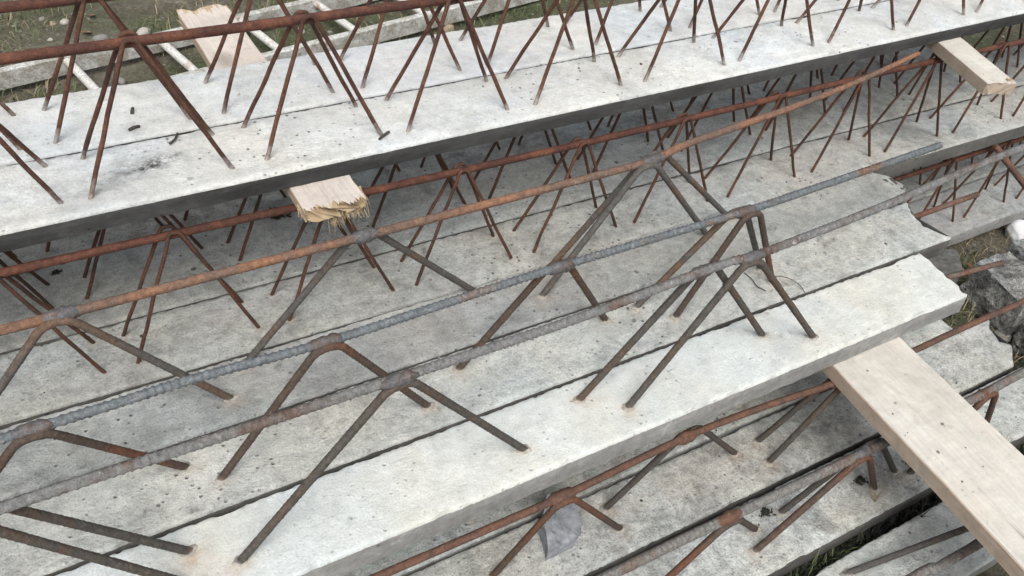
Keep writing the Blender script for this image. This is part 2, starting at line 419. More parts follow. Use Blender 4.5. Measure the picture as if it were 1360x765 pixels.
# --- middle layer: three pale planks with heavy welded girders in front ...
endP1 = lambda v: 1.277+.012*v
P1 = Plank(-.9, 1.285, .0, .1178, .0, .04, 'bright whitish front plank overhanging the lower layer, bearing heavy bent bars',
           [C('bright_concrete', BRIGHT, 103, rough=.65, pits=.5, mottle=.34, dirt=.12), SIDE_MID], 3.7, end=endP1, chip=1.1, lumps=.8, marks=[(.015, .07, .03, .02, 'r', .55), (.05, .035, .03, .015, 'r', .3), (.56, .068, .03, .02, 'r', .25)]+spots(37, 14, (.1, 1.25), (.01, .11)))
P1.bar([(-.8, .065, .2), (-.13, .066, .2), (.035, .064, .2), (.26, .062, .2), (.484, .061, .2), (.72, .066, .204), (.777, .066, .2), (.9, .069, .202), (1.05, .073, .207),
        (1.232, .082, .215), (1.43, .09, .22)], .0052, CRUST, rib=(.0082, .0021, .006))
def heavyV(P, yc, h, xa, fl, fr, far, mat, r=.0049, dz=0.): P.vee(xa, yc+(.0078 if far else -.0078), P.z+h+dz, fl, fr, r, mat)
heavyV(P1, .062, .196, .2576, (.0572, .0445), (.4286, .043), 0, LEG)
heavyV(P1, .066, .196, .7687, (.6002, .0439), (.9499, .037), 0, LEG)
heavyV(P1, .066, .198, .7028, (.5444, .0845), (.8767, .0745), 1, LEG)
heavyV(P1, .066, .196, -.148, (-.30, .082), (.008, .082), 1, LEG)
heavyV(P1, .066, .196, -.165, (-.33, .044), (-.004, .044), 0, LEG)
for x, y in ((.2576, .0585), (.69, .0685), (.774, .064), (-.155, .066)): P1.weld((x, y, .2), .046, .0088)
m = MB(); m.tube(lerp_path([(.9, .066, -.019), (1.3, .06, -.019), (1.446, .046, -.021)], .05), .005, 8); m.build('bottom_bar', BAR_END, P1.root, P1.org)
P1.base()

def endP2(v): return np.interp(v, [0, .15, .5, .8, 1], [1.385, 1.372, 1.362, 1.378, 1.39])
P2 = Plank(-.9, 1.385, .1228, .2385, .0008, .04, 'grey middle plank under the blue grey ribbed bar, coarse and pitted',
           [C('grey_concrete_middle', PALE, 104, rough=1.1, pits=.9, mottle=.72, dirt=.3), SEAM_SHADE], 4.9, end=endP2, lumps=1.3, chip=1.2,
           marks=[(.1, .14, .06, .012, 'g', .2), (.035, .175, .12, .04, 'b', .5), (-.02, .16, .05, .03, 'g', .3), (.0, .205, .04, .01, 'g', .3), (1.2, .17, .06, .02, 'g', .25), (1.15, .2, .02, .01, 'g', .5)]+spots(31, 26, (.95, 1.36), (.13, .235))+spots(32, 14, (-.1, .9), (.13, .235)))
P2.bar([(-.8, .176, .172), (-.1, .175, .172), (.058, .177, .172), (.214, .172, .171), (.38, .175, .172), (.545, .178, .172), (.86, .176, .172),
        (1.047, .181, .172), (1.324, .191, .172)], .0051, BLUE, rib=(.0082, .0021, .006))
heavyV(P2, .172, .168, .214, (.069, .1635), (.3448, .162), 0, RUSTLEG)
heavyV(P2, .178, .168, .5446, (.4159, .2055), (.6665, .2039), 1, RUSTLEG)
heavyV(P2, .176, .168, .862, (.7296, .2075), (.984, .200), 1, LEG2)
heavyV(P2, .176, .168, .877, (.775, .1635), (.978, .164), 0, RUSTLEG)
heavyV(P2, .175, .168, -.10, (-.259, .163), (.033, .198), 0, RUSTLEG)
for x, y in ((.214, .172), (.5446, .178), (.868, .176), (-.097, .175)): P2.weld((x, y, .171), .048, .009)
m = MB(); m.tube(lerp_path([(1.0, .212, -.022), (1.36, .213, -.022), (1.589, .214, -.02)], .05), .0055, 8); m.build('bottom_bar', BAR_END, P2.root, P2.org)
P2.base()

def endP3(v): return np.interp(v, [0, .3, .6, 1], [1.40, 1.43, 1.432, 1.392])
P3 = Plank(-.9, 1.42, .2425, .354, .001, .04, 'grey rear plank of the front three, under the orange rusted bar',
           [C('grey_concrete_orange_bar', GREY, 105, rough=1., pits=.9, mottle=.68, dirt=.35), SEAM_SHADE], 6.1, end=endP3, lumps=1.1,
           marks=[(.3, .349, .5, .006, 'b', .9), (.9, .348, .3, .006, 'b', .8), (-.1, .348, .2, .006, 'b', .6)]+spots(33, 30, (-.1, 1.4), (.25, .35)))
P3.bar([(-.8, .303, .2), (-.05, .304, .2), (.308, .305, .2), (.55, .306, .2), (.77, .308, .2), (.865, .319, .206), (1.118, .34, .211), (1.3, .362, .217),
        (1.46, .385, .226)], .0058, ORANGE, rib=(.0085, .0008, .006), rfun=lambda L: 1-.22*max(0, min(1, (L-1.7)/.5)))
heavyV(P3, .304, .196, -.052, (-.238, .284), (.112, .284), 0, LEG2)
heavyV(P3, .305, .196, .318, (.154, .340), (.509, .344), 1, LEG2)
heavyV(P3, .308, .196, .772, (.605, .290), (.955, .311), 0, LEG2)
heavyV(P3, .313, .198, .80, (.642, .338), (1.026, .336), 1, LEG2)
for x, y in ((-.045, .304), (.318, .305), (.785, .309)): P3.weld((x, y, .2), .048, .0092)
P3.base()

# --- ... and behind them planks with fine girders carrying the top layer
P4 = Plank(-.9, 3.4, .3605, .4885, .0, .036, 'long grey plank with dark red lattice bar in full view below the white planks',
           [C('grey_concrete_red_lattice', SHADED, 106, rough=1., pits=1., mottle=.72, dirt=.35), SEAM_SHADE], 7.4, rot=-.009, lumps=1.,
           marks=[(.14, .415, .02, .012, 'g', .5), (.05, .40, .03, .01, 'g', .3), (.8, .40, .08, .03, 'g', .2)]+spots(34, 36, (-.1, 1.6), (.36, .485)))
P4.lattice(.428, .176, .1, .2105, .083, (.398, .4605), -.8, 3.3, .0058, .0027, RUST_DARK, RUST_WIRE2)
P4.base()
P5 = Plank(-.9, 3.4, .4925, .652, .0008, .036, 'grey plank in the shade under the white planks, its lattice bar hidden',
           [C('grey_concrete_shaded', SHADED, 107, rough=1., pits=1.1, mottle=.8, dirt=.4), SEAM_SHADE], 8.2, rot=-.009,
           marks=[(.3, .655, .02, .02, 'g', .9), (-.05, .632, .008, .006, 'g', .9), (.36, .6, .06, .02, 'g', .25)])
P5.lattice(.585, .176, .069, .2205, .087, (.554, .606), -.8, 3.3, .0058, .0027, RUST_DARK, RUST_WIRE2)
P5.base()
P6 = Plank(-.9, 2.02, .655, .80, .0, .036, 'grey plank farthest under the white planks, only its front strip seen at left',
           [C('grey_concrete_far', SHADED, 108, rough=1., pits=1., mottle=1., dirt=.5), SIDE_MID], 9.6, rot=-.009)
P6.lattice(.725, .176, .03, .21, .083, (.69, .76), -.8, 1.95, .0058, .0027, RUST_DARK, RUST_WIRE2)
P6.base()

# --- lower layer under the front planks
def endL1(v): return np.interp(v, [0, .35, .5, .8, 1], [1.53, 1.575, 1.562, 1.575, 1.60])
ZL = -.245
L0 = Plank(-.9, 1.5, .076, .19, ZL, .04, 'lower grey plank beneath the bright front plank, only a strip showing',
           [C('lower_concrete_strip', PALE, 109, rough=1.1, pits=1., mottle=1., dirt=.5), SIDE_MID], 10.4)
L0.bar([(-.8, .133, -.095), (.3, .133, -.095), (1.4, .133, -.095)], .0055, LOWBAR)
heavyV(L0, .133, .146, .28, (.13, .115), (.40, .115), 0, RUSTLEG)
heavyV(L0, .133, .146, .83, (.68, .115), (.945, .115), 0, RUSTLEG)
L0.base()
L1 = Plank(-.9, 1.6, -.0445, .0715, ZL, .04, 'lower plank right below the bright front plank, holding a rusty bar and grey stone',
           [C('lower_concrete_front', PALE, 110, rough=1.1, pits=.9, mottle=1., dirt=.4), SEAM_SHADE], 11.8, end=endL1, lumps=1.3,
           marks=[(.95, .02, .1, .03, 'g', .3), (.7, .03, .08, .03, 'r', .25), (.9, .01, .12, .05, 'r', .2), (1.36, .0, .02, .02, 'g', .4)]+spots(35, 26, (.3, 1.5), (-.04, .07)))
L1.bar([(-.8, .0, -.074), (.3, -.003, -.074), (.47, -.003, -.074), (.692, .005, -.074), (.84, .0, -.074), (.978, -.011, -.074), (1.168, -.0155, -.074), (1.32, -.014, -.074), (1.9, -.015, -.075)], .0055, LOWBAR)
heavyV(L1, -.003, .167, .472, (.389, .014), (.604, -.003), 0, RUSTLEG)
heavyV(L1, .005, .167, .712, (.606, .037), (.869, .032), 1, LEG)
heavyV(L1, -.01, .167, 1.0, (.925, .034), (1.17, .032), 1, LEG)
heavyV(L1, -.012, .167, 1.01, (.912, -.009), (1.19, -.01), 0, LEG)
for x, y in ((.472, -.003), (.692, .005), (.995, -.012)): L1.weld((x, y, -.074), .045, .0095, LOWBAR)
L1.base()
L2 = Plank(-.9, 2.6, -.170, -.0535, ZL+.002, .04, 'lower second plank from the front under the wide board, with cement crusted bar and moss',
           [C('lower_concrete_mossy', PALE, 111, rough=1.1, pits=.8, mottle=1., dirt=.4), SEAM_SHADE], 12.6, lumps=1.2,
           marks=[(.836, -.082, .016, .012, 'g', .9), (1.028, -.109, .014, .011, 'g', 1.), (1.0, -.14, .1, .02, 'r', .2)]+spots(36, 18, (.4, 1.6), (-.17, -.06)))
L2.bar([(-.8, -.115, -.107), (.4, -.116, -.108), (.68, -.117, -.11), (.95, -.12, -.11), (1.224, -.122, -.106), (1.45, -.12, -.103), (2.4, -.118, -.104)], .0064, GREYBAR, rib=(.0082, .0019, .006))
heavyV(L2, -.117, .13, .685, (.53, -.128), (.798, -.1), 0, RUSTLEG)
heavyV(L2, -.12, .132, .945, (.775, -.13), (1.038, -.13), 0, RUSTLEG)
heavyV(L2, -.12, .132, .985, (.86, -.095), (1.098, -.12), 1, LEG)
heavyV(L2, -.121, .135, 1.25, (1.12, -.135), (1.313, -.135), 0, RUSTLEG)
for x, y in ((.685, -.118), (.95, -.12), (1.232, -.122)): L2.weld((x, y, -.108), .046, .0092, LOWBAR if x > 1 or x < .7 else WELD)
L2.base()
L3 = Plank(-.9, 2.4, -.312, -.198, ZL-.003, .04, 'lower plank nearest the viewer, bottom right beyond the dark grassy gap',
           [C('lower_concrete_near', PALE, 112, rough=1., pits=.7, mottle=.8, dirt=.3), SIDE_MID], 13.5,
           marks=[(.86, -.225, .05, .03, 'b', .5)])
L3.bar([(-.8, -.285, -.17), (.5, -.288, -.17), (.916, -.292, -.17), (1.07, -.298, -.17), (2.3, -.298, -.168)], .0062, GREYBAR, rib=(.0082, .0019, .006))
heavyV(L3, -.2875, .075, 1.135, (.885, -.223), (1.36, -.223), 1, LEG2)
L3.weld((1.09, -.297, -.17), .07, .0105, LOWBAR)
L3.base()
# --- lower layer with fine girders at the right
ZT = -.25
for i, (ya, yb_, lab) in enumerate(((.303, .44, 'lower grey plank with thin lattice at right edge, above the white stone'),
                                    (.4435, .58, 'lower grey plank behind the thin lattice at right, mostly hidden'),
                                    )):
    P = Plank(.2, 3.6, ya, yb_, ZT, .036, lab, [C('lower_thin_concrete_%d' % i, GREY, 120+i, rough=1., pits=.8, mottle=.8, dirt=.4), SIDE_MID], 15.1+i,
              marks=[(1.7, .33, .1, .02, 'r', .3)] if i == 0 else [])
    yc = (ya+yb_)/2
    P.lattice(yc, .172, .138+.05*i, .2, .08, (yc-.029, yc+.03), .25, 3.5, .0058, .0027, RUST_DARK, RUST_WIRE2)
    P.base()

# ---------------------------------------------------------------- timber
def board(label, p0, p1, width, z0, z1, mats, seed, rag0=0., rag1=0.):
    """board along local Y from p0 to p1 (xy), z0..z1; rag = how far the ends are splintered"""
    p0 = Vector((*p0, 0)); p1 = Vector((*p1, 0)); L = (p1-p0).length; ang = math.atan2(-(p1-p0).x, (p1-p0).y)
    ny = max(30, int(L/.008)); nw = 48; th = z1-z0; V = []; F = []; mi = []
    prof = [(0, 0), (0, .5), (0, .94), (.012, 1)] + [(k/nw, 1) for k in range(1, nw)] + [(.988, 1), (1, .94), (1, .5), (1, 0)] + [(1-k/48, 0) for k in range(1, 48)]
    ns = len(prof)
    for i in range(ny+1):
        t = i/ny
        for (u, w) in prof:
            rg_ = lambda off: max(0., .45+.5*N(Vector((u*9, w*1.2, seed+off)))+.55*N(Vector((u*60, w*2.5, seed+off)))+.5*N(Vector((u*150, w*4, seed+off))))
            e0 = rag0*rg_(0); e1 = rag1*rg_(5)
            y = e0+(L-e0-e1)*t
            x = (u-.5)*width+.0018*N(Vector((y*9, seed, u*2)))+(.0022*max(0, N(Vector((y*30, seed, u*3)))-.2)*(1 if u < .5 else -1) if abs(u-.5) > .48 else 0); z = (w)*th+.0006*N(Vector((u*12, y*14, seed)))+.0004*N(Vector((u*90, y*9, seed)))
            V.append((x, y, z))
    for i in range(ny):
        for j in range(ns):
            j2 = (j+1) % ns; F.append((i*ns+j, i*ns+j2, (i+1)*ns+j2, (i+1)*ns+j)); mi.append(0 if 3 <= j < 3+nw else 1)
    F.append(tuple(reversed(range(ns)))); F.append(tuple(ny*ns+j for j in range(ns))); mi += [2, 2]
    me = mesh_from('wooden_board', V, F, False); me.polygons.foreach_set('material_index', mi)
    o = link('wooden_board', me, mats); o.location = (p0.x, p0.y, z0); o.rotation_euler = (0, 0, ang)
    tag(o, label, 'board'); return o
def splinters(parent, width, th, n, length, seed, y0=0., direction=-1, droop=.4, x_range=(-.5, .5)):
    r = random.Random(seed); m = MB()
    for k in range(n):
        x = r.uniform(*x_range)*width; z = r.uniform(.05, .95)*th; l = length*r.uniform(.3, 1.)*(1-.5*abs(x/width))
        a = Vector((x, y0-direction*.012, z)); d = Vector((r.uniform(-.35, .35), direction, -droop*r.uniform(0, 1)))
        mid = a+d*l*.6+Vector((r.uniform(-.003, .003), 0, r.uniform(-.002, .002)))
        end = a+d*l+Vector((r.uniform(-.006, .006), 0, -droop*l*.4))
        w = r.uniform(.0008, .0022)
        m.tube([a, mid, end], w, 4, rfun=lambda q, l=l: max(.15, 1-q/(l*1.25)))
    return m.build('splinters', SPLINT, parent, smooth=False)
SPLINT = wood('torn_wood_fibre', (.40, .31, .20), (.25, .16, .09), 77)
WOODA = wood('pale_sawn_wood', (.50, .45, .405), (.41, .345, .295), 71); WOODA2 = wood('pale_wood_edge', (.40, .31, .235), (.33, .235, .17), 72)
WOODB = wood('weathered_pale_wood', (.49, .47, .425), (.41, .37, .315), 73); WOODB2 = wood('brown_wood_edge', (.36, .295, .235), (.29, .22, .165), 74)
b1 = board('pale splintered board crossing under the white planks, sticking out at both sides', (.300, .350), (.288, .995), .085, .2005, .2175, [WOODA, WOODA2, SPLINT], 3.1, .026, .04)
splinters(b1, .092, .016, 320, .034, 5, .026, -1, .75, (-.12, .5)); splinters(b1, .092, .016, 160, .02, 15, .022, -1, .5, (-.48, .2)); splinters(b1, .092, .016, 60, .03, 25, .625, 1, .0)
b2 = board('short pale board protruding below the white plank at upper right, over the dark earth', (1.5425, .25), (1.72, .82), .063, .195, .2175, [WOODB, WOODB2, WOODB2], 8.3, .006, .01)
splinters(b2, .063, .027, 14, .022, 9, .004, -1, .1, (.2, .5))
b3 = board('wide pale board in the lower right corner, propping up the bright front plank', (1.0, -.66), (1.085, .36), .156, -.0678, -.0415, [WOODB, WOODB2, SPLINT], 12.7, .003, .003)

# ---------------------------------------------------------------- ground
def soil():
    m, nt, b = new_mat('dark_soil'); t = NT(nt, 5)
    c = t.mix(t.ramp(t.noise(7, 9, .7, .5), [(.35, 0.), (.65, 1.)]), (.085, .075, .055), (.19, .172, .135))
    c = t.mix(t.ramp(t.noise(2.2, 6, .6), [(.44, 0.), (.6, .7)]), c, (.06, .078, .034))
    c = t.mix(1., c, t.ramp(t.noise(90, 8, .75), [(.3, .5), (.7, 1.6)]), 'MULTIPLY')
    d, cc = t.voro(55); s = t.ramp(cc, [(0., 0.), (.7, 0.), (.74, 1.)])
    c = t.mix(t.math('MULTIPLY', t.ramp(d, [(.22, .8), (.3, 0.)]), s), c, (.24, .225, .2))
    nt.links.new(c, b.inputs['Base Color']); b.inputs['Roughness'].default_value = .95
    b.inputs['Specular IOR Level'].default_value = .15
    t.bump(b, t.math('ADD', t.noise(30, 9, .75), t.math('MULTIPLY', t.noise(150, 5), .4)), 1., .02)
    return m
ZG = -.305
def ground_z(x, y): return ZG+.016*N(Vector((x*2.1, y*2.1, 3)))+.009*N(Vector((x*8, y*8, 1)))+.004*N(Vector((x*28, y*28, 4)))-.012
gx = np.concatenate([[-60, -25, -10, -5, -3], np.arange(-2, 4.6, .025), [5.5, 7, 12, 28, 70]])
gy = np.concatenate([[-60, -25, -10, -5, -3], np.arange(-1.6, 3.8, .025), [4.5, 6, 12, 28, 70]])
gv = [(x, y, ground_z(x, y) if -2 < x < 4.6 and -1.6 < y < 3.8 else ZG-.012) for y in gy for x in gx]
nx_ = len(gx)
gf = [(j*nx_+i, j*nx_+i+1, (j+1)*nx_+i+1, (j+1)*nx_+i) for j in range(len(gy)-1) for i in range(nx_-1)]
tag(link('ground', mesh_from('ground', gv, gf), soil()), kind='structure')

# ---------------------------------------------------------------- ladder
PAINT = steel('grey_painted_metal', (.44, .445, .42), (.27, .255, .22), .45, 51, rough=.55)
RUSTPAINT = steel('pale_painted_metal', (.5, .49, .46), (.3, .2, .14), .15, 52, rough=.6)
lad = empty('ladder', (.4, 1.74, ZG)); tag(lad, 'pale grey metal ladder lying on the earth behind the planks', 'ladder')
def box_bar(a, b, w, h, z0):
    a = Vector((*a, z0)); b = Vector((*b, z0)); d = (b-a).normalized(); n = Vector((-d.y, d.x, 0))
    k = 30; V = []; F = []; e = .003
    pr = [(-w/2, 0), (-w/2, h-e), (-w/2+e, h), (w/2-e, h), (w/2, h-e), (w/2, 0)]
    for i in range(k+1):
        p = a.lerp(b, i/k)
        for (u, z) in pr: V.append(p+n*u+Vector((0, 0, z+.001*N(p*5))))
    for i in range(k):
        for j in range(6):
            j2 = (j+1) % 6; F.append((i*6+j, i*6+j2, (i+1)*6+j2, (i+1)*6+j))
    F += [tuple(range(6)), tuple(k*6+j for j in reversed(range(6)))]
    return V, F
for (a, b_) in (((-1.2, 1.592), (1.9, 2.17)), ((-1.2, 1.352), (1.9, 1.91))):
    V, F = box_bar(a, b_, .022, .05, ZG+.002)
    me = mesh_from('side_rail', [v-lad.location for v in V], F, False)
    bm = bmesh.new(); bm.from_mesh(me); bmesh.ops.recalc_face_normals(bm, faces=bm.faces); bm.to_mesh(me); bm.free()
    link('side_rail', me, PAINT, lad)
dirr = Vector((3.1, .57, 0)).normalized()
for k in range(-5, 6):
    x = .085+.243*k
    pa = Vector((x, 1.83+(x)*.186-.01, -.268)); pb = Vector((x+.05, 1.575+(x+.05)*.179+.01, -.268))
    m = MB(); m.tube(lerp_path([pa, pb], .02), .0115, 10); m.build('rung', RUSTPAINT, lad, lad.location)

# ---------------------------------------------------------------- stones and rubble
def stone_mesh(name, seed, sx, sy, sz, sub=3, rough=.18, facet=0.):
    bm = bmesh.new(); bmesh.ops.create_icosphere(bm, subdivisions=sub, radius=1)
    r = random.Random(seed)
    planes = [(Vector((r.uniform(-1, 1), r.uniform(-1, 1), r.uniform(-.6, 1))).normalized(), r.uniform(.55, .85)) for _ in range(9)]
    for v in bm.verts:
        p = v.co.copy()
        for n, d in planes:
            q = p.dot(n)
            if q > d: p -= n*(q-d)*(facet if facet else .6)
        p *= 1+rough*N(p*1.6+Vector((seed*3.1, 0, 0)))+rough*.35*N(p*6+Vector((seed, 0, 0)))
        v.co = Vector((p.x*sx, p.y*sy, p.z*sz))
    me = bpy.data.meshes.new(name); bm.to_mesh(me); bm.free()
    me.polygons.foreach_set('use_smooth', [not facet]*len(me.polygons)); return me
ROCK = plain('grey_broken_stone', (.19, .20, .215), 61, .45, 55); ROCKW = plain('white_stone', (.62, .62, .63), 62, .12, 20)
RUB = concrete('rubble_concrete', (.42, .425, .41), 63, rough=2.2, pits=1.2, mottle=1.9, dirt=.7)
def shard(name, top, zt, zb, mat, seed):
    """broken prism: top polygon at its own heights, base widened"""
    bm = bmesh.new(); cx = sum(p[0] for p in top)/len(top); cy = sum(p[1] for p in top)/len(top)
    vt = [bm.verts.new((p[0]-cx, p[1]-cy, (p[2] if len(p) > 2 else zt)-zb)) for p in top]
    vb = [bm.verts.new(((p[0]-cx)*1.08, (p[1]-cy)*1.08, 0)) for p in top]
    bm.faces.new(vt); bm.faces.new(list(reversed(vb))); n = len(top)
    for i in range(n): bm.faces.new((vt[i], vb[i], vb[(i+1) % n], vt[(i+1) % n]))
    bmesh.ops.recalc_face_normals(bm, faces=bm.faces)
    bmesh.ops.triangulate(bm, faces=bm.faces)
    bmesh.ops.subdivide_edges(bm, edges=bm.edges, cuts=9, use_grid_fill=True)
    size = max(abs(v.co.x) for v in bm.verts)*2
    for v in bm.verts: v.co += v.normal*size*(.035*N(v.co*(5/size)+Vector((seed, 0, 0)))+.02*N(v.co*(16/size)+Vector((0, seed, 0)))+.012*N(v.co*(42/size)+Vector((seed, seed, 0))))
    me = bpy.data.meshes.new(name); bm.to_mesh(me); bm.free()
    o = link(name, me, mat); o.location = (cx, cy, zb); return o
o = shard('stone', [(.475, .003, -.222), (.52, .004, -.228), (.545, .02, -.222), (.548, .062, -.2), (.512, .074, -.196), (.488, .045, -.2)], -.2, ZL, ROCK, 4)
tag(o, 'grey broken stone lying on the lower plank beside a rusty bent bar', 'stone')
o = shard('concrete_chunk', [(1.66, .045), (1.79, .05), (1.80, .185), (1.70, .19)], -.215, ZG-.01, RUB, 6); tag(o, 'large grey broken concrete block on the earth by the plank ends', 'rubble')
o = shard('concrete_chunk', [(1.815, .02), (1.85, .03), (1.87, .2), (1.83, .2)], -.21, ZG-.01, RUB, 9); tag(o, 'narrow concrete fragment leaning along the right side of the large broken block', 'rubble')
o = shard('concrete_chunk', [(1.64, -.03), (1.72, -.045), (1.76, .015), (1.67, .03)], -.255, ZG-.01, RUB, 12); tag(o, 'small concrete fragment in front of the large block, below the rusty bar', 'rubble')
o = shard('concrete_chunk', [(1.50, .16), (1.56, .15), (1.6, .2), (1.55, .235), (1.5, .22)], -.16, ZG-.01, plain('dark_damp_rubble', (.075, .075, .07), 64, .5, 50), 15); tag(o, 'dark damp rubble lump tucked under the broken ends of the grey planks', 'rubble')
o = link('stone', stone_mesh('stone', 3, .05, .04, .03, 4, .1), ROCKW); o.location = (2.04, .275, ZG+.004); tag(o, 'large smooth white stone on the earth at the right edge', 'stone')

# broken bits lying round the large block at the right
fm = [stone_mesh('fragment', 60+i, 1, .8, .6, 3, .22, .95) for i in range(5)]
for i, me in enumerate(fm): me.materials.append([RUB, RUB, ROCK][i % 3])
rf_ = random.Random(12)
for k in range(34):
    x, y = rf_.uniform(1.46, 1.95), rf_.uniform(-.04, .27); q = rf_.choice((.009, .012, .016, .024))
    o = bpy.data.objects.new('concrete_fragment', rf_.choice(fm)); col.objects.link(o)
    o.location = (x, y, ground_z(x, y)+q*.3); o.scale = (q, q, q); o.rotation_euler = (rf_.uniform(-.5, .5), rf_.uniform(-.5, .5), rf_.uniform(0, 6.28))
    tag(o, 'small broken concrete bit on the earth around the large block', 'rubble', 'broken bits around the large block')

PEB = [plain('pale_pebble', (.36, .34, .30), 65, .2, 30), plain('grey_pebble', (.2, .19, .175), 66, .3, 30), plain('buff_pebble', (.28, .22, .15), 67, .3, 30)]
pm = [stone_mesh('pebble', 20+i, 1, 1, .7, 2, .2) for i in range(6)]
for i, me in enumerate(pm): me.materials.append(PEB[i % 3])
rp = random.Random(3)
zones = [((-.35, 1.4), (1.0, 3.2), 170, 'pebbles strewn on the earth behind the planks', 'small rounded pebble on the dark earth behind the planks'),
         ((1.62, 2.5), (-.12, .30), 40, 'pebbles on the earth at the right', 'small pebble on the dark earth beyond the plank ends'),
         ((2.3, 3.6), (.75, 1.6), 40, 'pebbles on the earth under the upper right board', 'tiny pebble on the earth seen past the short upper right board')]
for (xr, yr, n, grp, lab) in zones:
    for k in range(n):
        x, y = rp.uniform(*xr), rp.uniform(*yr); s = rp.choice((.007, .009, .012, .016, .024))
        o = bpy.data.objects.new('pebble', rp.choice(pm)); col.objects.link(o)
        o.location = (x, y, ground_z(x, y)+s*.25); o.scale = (s, s*rp.uniform(.7, 1.), s); o.rotation_euler = (0, 0, rp.uniform(0, 6.28))
        tag(o, lab, 'pebble', grp)

# ---------------------------------------------------------------- grass, weeds, leaves
def blade_mat(name, base, seed): return plain(name, base, seed, .45, 9, .7)
GREEN = blade_mat('green_grass', (.085, .11, .04), 81); DRY = blade_mat('dry_grass', (.25, .205, .12), 82); MOSS = blade_mat('dark_moss', (.012, .015, .008), 83)
def grass(name, mat, spots, seed, hmin, hmax, lean=.7, w=.0017):
    r = random.Random(seed); m = MB()
    for (x, y, z) in spots:
        h = r.uniform(hmin, hmax); a = r.uniform(0, 6.28); dx, dy = math.cos(a), math.sin(a); l = r.uniform(.2, lean)*h
        p0 = Vector((x, y, z-.004)); p1 = p0+Vector((dx*l*.4, dy*l*.4, h*.6)); p2 = p0+Vector((dx*l, dy*l, h*r.uniform(.7, 1.)))
        n = Vector((-dy, dx, 0))*w*r.uniform(.5, 1.2); b0 = len(m.v)
        m.v += [p0-n, p0+n, p1-n*.8, p1+n*.8, p2]; m.f += [(b0, b0+1, b0+3, b0+2), (b0+2, b0+3, b0+4)]
    o = m.build(name, mat, smooth=False); tag(o, kind='stuff'); return o
def scatter(n, xr, yr, seed, thr=-.05, sc=5.):
    r = random.Random(seed); out = []
    while len(out) < n:
        x, y = r.uniform(*xr), r.uniform(*yr)
        if N(Vector((x*sc, y*sc, seed))) > thr-r.random()*.15: out.append((x, y, ground_z(x, y)))
    return out
g = scatter(8500, (-.4, 2.), (.95, 3.2), 11, .05, 2.6)+scatter(900, (1.62, 2.5), (.0, .3), 12, .05)+scatter(1300, (2.2, 3.9), (.72, 1.8), 13, .0)+scatter(500, (1.3, 1.75), (-.19, -.12), 14, -.2)+scatter(240, (.8, 1.0), (-.194, -.175), 15, -.3)
grass('grass', GREEN, g, 1, .010, .04, 1.1)
g = scatter(4500, (-.4, 1.8), (.95, 3.2), 21, .06, 3.)+scatter(1500, (1.55, 2.5), (-.14, .32), 22, -.15)+scatter(700, (2.2, 3.9), (.72, 1.8), 23, .0)
grass('dry_grass', DRY, g, 2, .008, .045, 1.6, .0013)
g = [(x, y, ZG-.005) for (x, y, z) in scatter(3600, (.35, 1.7), (-.2, -.168), 31, -.6)]
grass('moss', MOSS, g, 3, .01, .05, 1.)
grass('gap_grass', GREEN, [(random.gauss(.89, .03), random.uniform(-.194, -.176), -.268) for _ in range(34)]+[(random.uniform(.5, 1.0), random.uniform(-.194, -.176), -.3) for _ in range(20)], 4, .012, .028, .8, .0009)
def weed(label, base, n, h, seed, mat=GREEN, spread=.6, w=.0008):
    r = random.Random(seed); m = MB()
    for k in range(n):
        a = r.uniform(0, 6.28); l = h*r.uniform(.6, 1.); s = r.uniform(.2, 1.)*spread
        p = Vector((0, 0, 0)); q = Vector((math.cos(a)*s*l*.5, math.sin(a)*s*l*.5, l*.65)); t = Vector((math.cos(a)*s*l, math.sin(a)*s*l, l*.9))
        m.tube(smooth_path([p, q, t], .006), w, 4, rfun=lambda L, l=l: max(.25, 1-L/(l*1.3)))
    o = m.build('weed', mat); o.location = base; tag(o, label, 'weed'); return o
weed('thin grass stalks rising beside the wide board at lower right', (1.13, -.118, ZL), 7, .055, 5, DRY)
weed('sparse green stalks growing past the right edge of the wide board', (1.315, -.175, -.27), 26, .07, 6, GREEN, .5)
weed('dried stalks lying on the mossy lower plank', (1.02, -.15, ZL), 6, .05, 7, DRY, 1.6)
weed('forked dry stalk on the lower plank nearest the viewer', (1.07, -.205, ZL), 4, .04, 8, LEGN, 1.8)
LEAF = blade_mat('brown_leaf', (.2, .085, .04), 84)
lf = MB()
for i in range(7):
    u = i/6; w = math.sin(math.pi*min(1, u*.95+.03))*.35
    lf.v += [Vector((-w, u-.5, .12*w)), Vector((0, u-.5, 0.05*math.sin(u*3))), Vector((w, u-.5, .16*w))]
lf.f = [(i*3+j, i*3+j+1, i*3+j+4, i*3+j+3) for i in range(6) for j in range(2)]
lme = mesh_from('leaf', lf.v, lf.f); lme.materials.append(LEAF)
for k in range(26):
    if k < 12: x, y, lab, grp = rp.uniform(1.75, 2.3), rp.uniform(.14, .3), 'curled brown dead leaf on the earth near the white stone', 'dead leaves near the white stone'
    else: x, y, lab, grp = rp.uniform(0, 1.2), rp.uniform(1.1, 2.2), 'brown dead leaf on the earth around the ladder', 'dead leaves around the ladder'
    s = rp.uniform(.022, .04); o = bpy.data.objects.new('dead_leaf', lme); col.objects.link(o)
    o.location = (x, y, ground_z(x, y)+.008); o.scale = (s, s, s); o.rotation_euler = (rp.uniform(-.4, .4), rp.uniform(-.4, .4), rp.uniform(0, 6.28)); tag(o, lab, 'leaf', grp)

